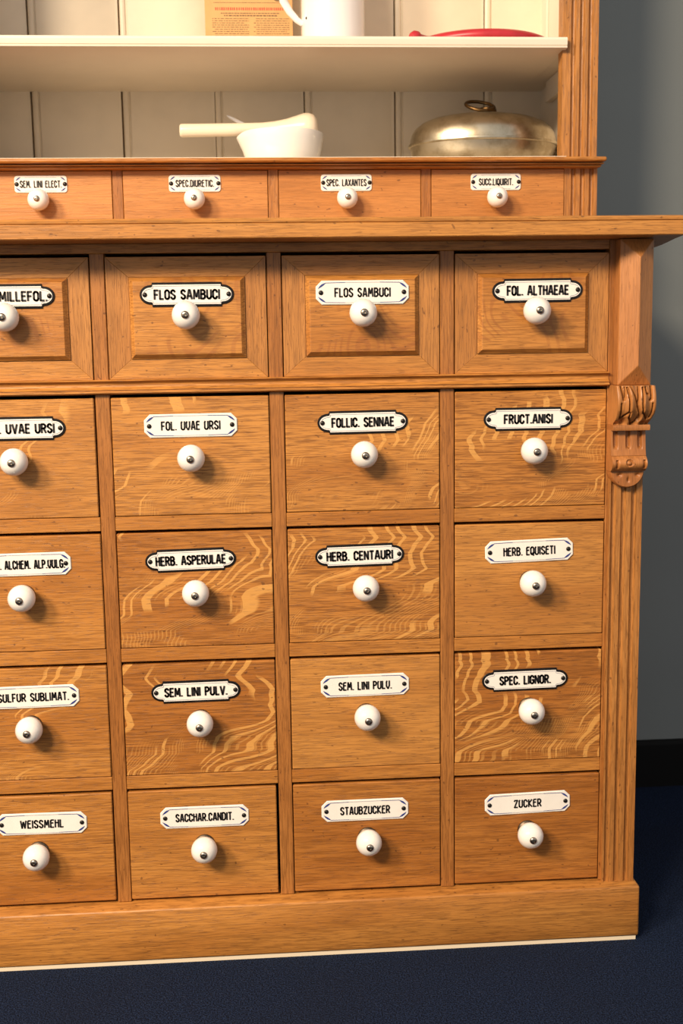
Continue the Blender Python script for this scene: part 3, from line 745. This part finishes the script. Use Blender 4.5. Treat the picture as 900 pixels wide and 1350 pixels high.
# slim spatula standing in the mortar
bm = bmesh.new()
tube(bm, [(0.3690, 0.374, 0.4135), (0.3735, 0.374, 0.4110), (0.392, 0.373, 0.4010), (0.430, 0.370, 0.3740), (0.475, 0.366, 0.3520)], [0.0008, 0.0022, 0.0034, 0.0034, 0.0030], 12)
tag(mk('spatula', bm, 'white_enamelware', smooth=60), 'slim white spatula tip peeping up behind the pestle', 'spatula')
# oval metal bed warmer
wc = (0.7660, 0.362); hw, hd = 0.1165, 0.086; zb0 = 0.3260
bw = empty('bed_warmer', (wc[0], wc[1], zb0), 'oval dull-metal bed warmer flask with ring handle on the ledge', 'bed warmer')
we = lambda r, a, t: (wc[0] + hw * r * math.cos(t), wc[1] + hd * r * math.sin(t), a)
bm = bmesh.new()
z = 0.3645
lathe(bm, [(0, zb0 + .001), (.66, zb0), (.80, zb0 + .003), (.90, zb0 + .012), (.955, zb0 + .024), (.975, zb0 + .034), (.985, z - .0016)], 72, we)
mk('lower_shell', bm, 'brass', bw, smooth=60)
bm = bmesh.new()
lathe(bm, [(.978, z - .0030), (1.0, z - .0022), (1.006, z), (1.0, z + .0022), (.975, z + .0028)], 72, we); mk('seam_rim', bm, 'brass', bw, smooth=60)
bm = bmesh.new()
lathe(bm, [(.980, z + .0024), (.976, z + .008), (.955, z + .017), (.910, z + .0255), (.82, z + .0335), (.68, z + .0400), (.50, z + .0440), (.28, z + .0460), (0, z + .0465)], 72, we)
mk('upper_shell', bm, 'brass', bw, smooth=60)
cx, cy, cz = 0.7700, 0.350, z + .0450
bm = bmesh.new(); lathe(bm, [(0.018, cz - .002), (0.0180, cz + .0015), (.0150, cz + .003), (.0140, cz + .0085), (.0110, cz + .0105), (0, cz + .0110)], 24, lambda r, a, t: (cx + r * math.cos(t), cy + r * math.sin(t), a))
mk('screw_cap', bm, 'oldbrass', bw, smooth=45)
bm = bmesh.new()
tube(bm, [(cx - 0.012 + 0.022 * math.cos(2 * math.pi * k / 28), cy - 0.004 + 0.015 * math.sin(2 * math.pi * k / 28), cz + 0.0125 - 0.002 * math.cos(2 * math.pi * k / 28) + 0.009 * math.sin(2 * math.pi * k / 28)) for k in range(29)], 0.0026, 8, False)
mk('ring_handle', bm, 'oldbrass', bw, smooth=60)
# enamel jug on the shelf
ZS = zs1
jc = (0.5357, 0.385)
jug = empty('jug', (jc[0], jc[1], ZS), 'tall white enamel jug with side handle beside the printed card', 'jug')
bm = bmesh.new()
lathe(bm, [(0, ZS + .001), (.044, ZS), (.0485, ZS + .003), (.0490, ZS + .01), (.0487, ZS + .09), (.0475, ZS + .15), (.043, ZS + .19), (.041, ZS + .215), (.045, ZS + .235), (.0465, ZS + .236), (.0440, ZS + .233), (.040, ZS + .215), (.044, ZS + .15), (.046, ZS + .02), (0, ZS + .006)], 56, lambda r, a, t: (jc[0] + r * math.cos(t), jc[1] + r * math.sin(t), a))
mk('body', bm, 'white_enamelware', jug, smooth=50)
bm = bmesh.new()
hp = []
ctl = [(.4890, .0580), (.4800, .0640), (.4690, .0760), (.4600, .0920), (.4535, .115), (.4520, .140), (.4570, .165), (.4690, .180), (.4870, .188), (.4960, .186)]
for x, zz in ctl: hp.append((x, jc[1] - 0.006, ZS + zz))
tube(bm, hp, [.0045, .0050, .0058, .0064, .0064, .0064, .0064, .0060, .0055, .0050], 12)
mk('handle', bm, 'white_enamelware', jug, smooth=60)
bm = bmesh.new(); lathe(bm, [(0, -0.0014), (.0020, -0.0008), (.0024, 0.0006)], 10, lambda r, a, t: (0.4945 + r * math.cos(t), 0.3600 + a, ZS + .0620 + r * math.sin(t)))
mk('enamel_chip', bm, 'nail', jug, smooth=60, label='small black chip in the enamel')
# printed card leaning on the boards
yc = 0.470
card = empty('printed_card', (0.4066, yc, ZS), 'yellowed printed card with red heading leaning behind the jug', 'card')
bm = bmesh.new(); box(bm, 0.3364, 0.4767, yc, yc + 0.003, ZS, ZS + 0.205, 0.0003); mk('sheet', bm, 'paper', card)
PXM = 0.001285
def cpx(px, py): return 0.3364 + (px - 270) * PXM * 0.99, 0.5535 + (46 - py) * PXM
rp = random.Random(9)
def dashes(bm, x0, x1, y, h, lo, hi, gap):
    x = x0
    while x < x1:
        w = min(rp.uniform(lo, hi), x1 - x)
        a, zt_ = cpx(x, y - h / 2); b, zb_ = cpx(x + w, y + h / 2)
        bm.faces.new([bm.verts.new(q) for q in ((a, yc - 0.0002, zb_), (b, yc - 0.0002, zb_), (b, yc - 0.0002, zt_), (a, yc - 0.0002, zt_))])
        x += w + gap * rp.uniform(.7, 1.4)
bm = bmesh.new(); dashes(bm, 283, 374, 13.0, 3.4, 1.2, 2.2, 1.0); mk('red_heading', bm, 'redink', card)
bm = bmesh.new()
dashes(bm, 281, 373, 5.6, 0.5, 40, 60, 0.5); dashes(bm, 290, 364, 18.2, 1.1, 1.5, 4, .8); dashes(bm, 294, 361, 21.0, 1.5, 1.5, 4, .8)
dashes(bm, 286, 308, 0.5, 1.2, 2, 5, 1); dashes(bm, 318, 340, 1.0, .8, 1, 3, 1)
for col0, col1 in ((279, 325), (331, 376)):
    yy = 24.6
    while yy < 60:
        dashes(bm, col0 + (3 if rp.random() < .25 else 0), col1 - (rp.uniform(0, 14) if rp.random() < .2 else 0), yy, 0.75, 1.5, 5.5, 0.9); yy += 2.55
mk('print', bm, 'greyink', card)
bm = bmesh.new()
a, zz = cpx(362, -1)
bm.faces.new([bm.verts.new((a + 0.0085 * math.cos(2 * math.pi * k / 14), yc - 0.0003, zz + 0.0065 * math.sin(2 * math.pi * k / 14))) for k in range(14)])
mk('vignette', bm, 'greyink', card)
# red rubber ring
rc_ = (0.7560, 0.335); rz = ZS + 0.0098
ring = empty('rubber_ring', (rc_[0], rc_[1], ZS), 'flat red rubber ring with a stubby valve lying on the white shelf', 'ring')
bm = bmesh.new(); RM, n1, n2 = 0.084, 72, 16
G = [[bm.verts.new((rc_[0] + (RM + 0.0145 * math.cos(b)) * math.cos(a) * 1.10, rc_[1] + (RM + 0.0145 * math.cos(b)) * math.sin(a), rz + 0.0098 * math.sin(b))) for b in [2 * math.pi * j / n2 for j in range(n2)]] for a in [2 * math.pi * i / n1 for i in range(n1)]]
for i in range(n1):
    for j in range(n2): bm.faces.new((G[i][j], G[(i + 1) % n1][j], G[(i + 1) % n1][(j + 1) % n2], G[i][(j + 1) % n2]))
mk('cushion', bm, 'red', ring, smooth=60)
bm = bmesh.new(); tube(bm, [(0.684, 0.283, rz), (0.664, 0.272, rz), (0.654, 0.267, rz + 0.001), (0.650, 0.265, rz + 0.001), (0.644, 0.262, rz + .001), (0.640, 0.260, rz + .001)], [0.006, 0.0050, 0.0055, 0.0088, 0.0088, 0.0055], 14)
mk('valve', bm, 'red', ring, smooth=50)
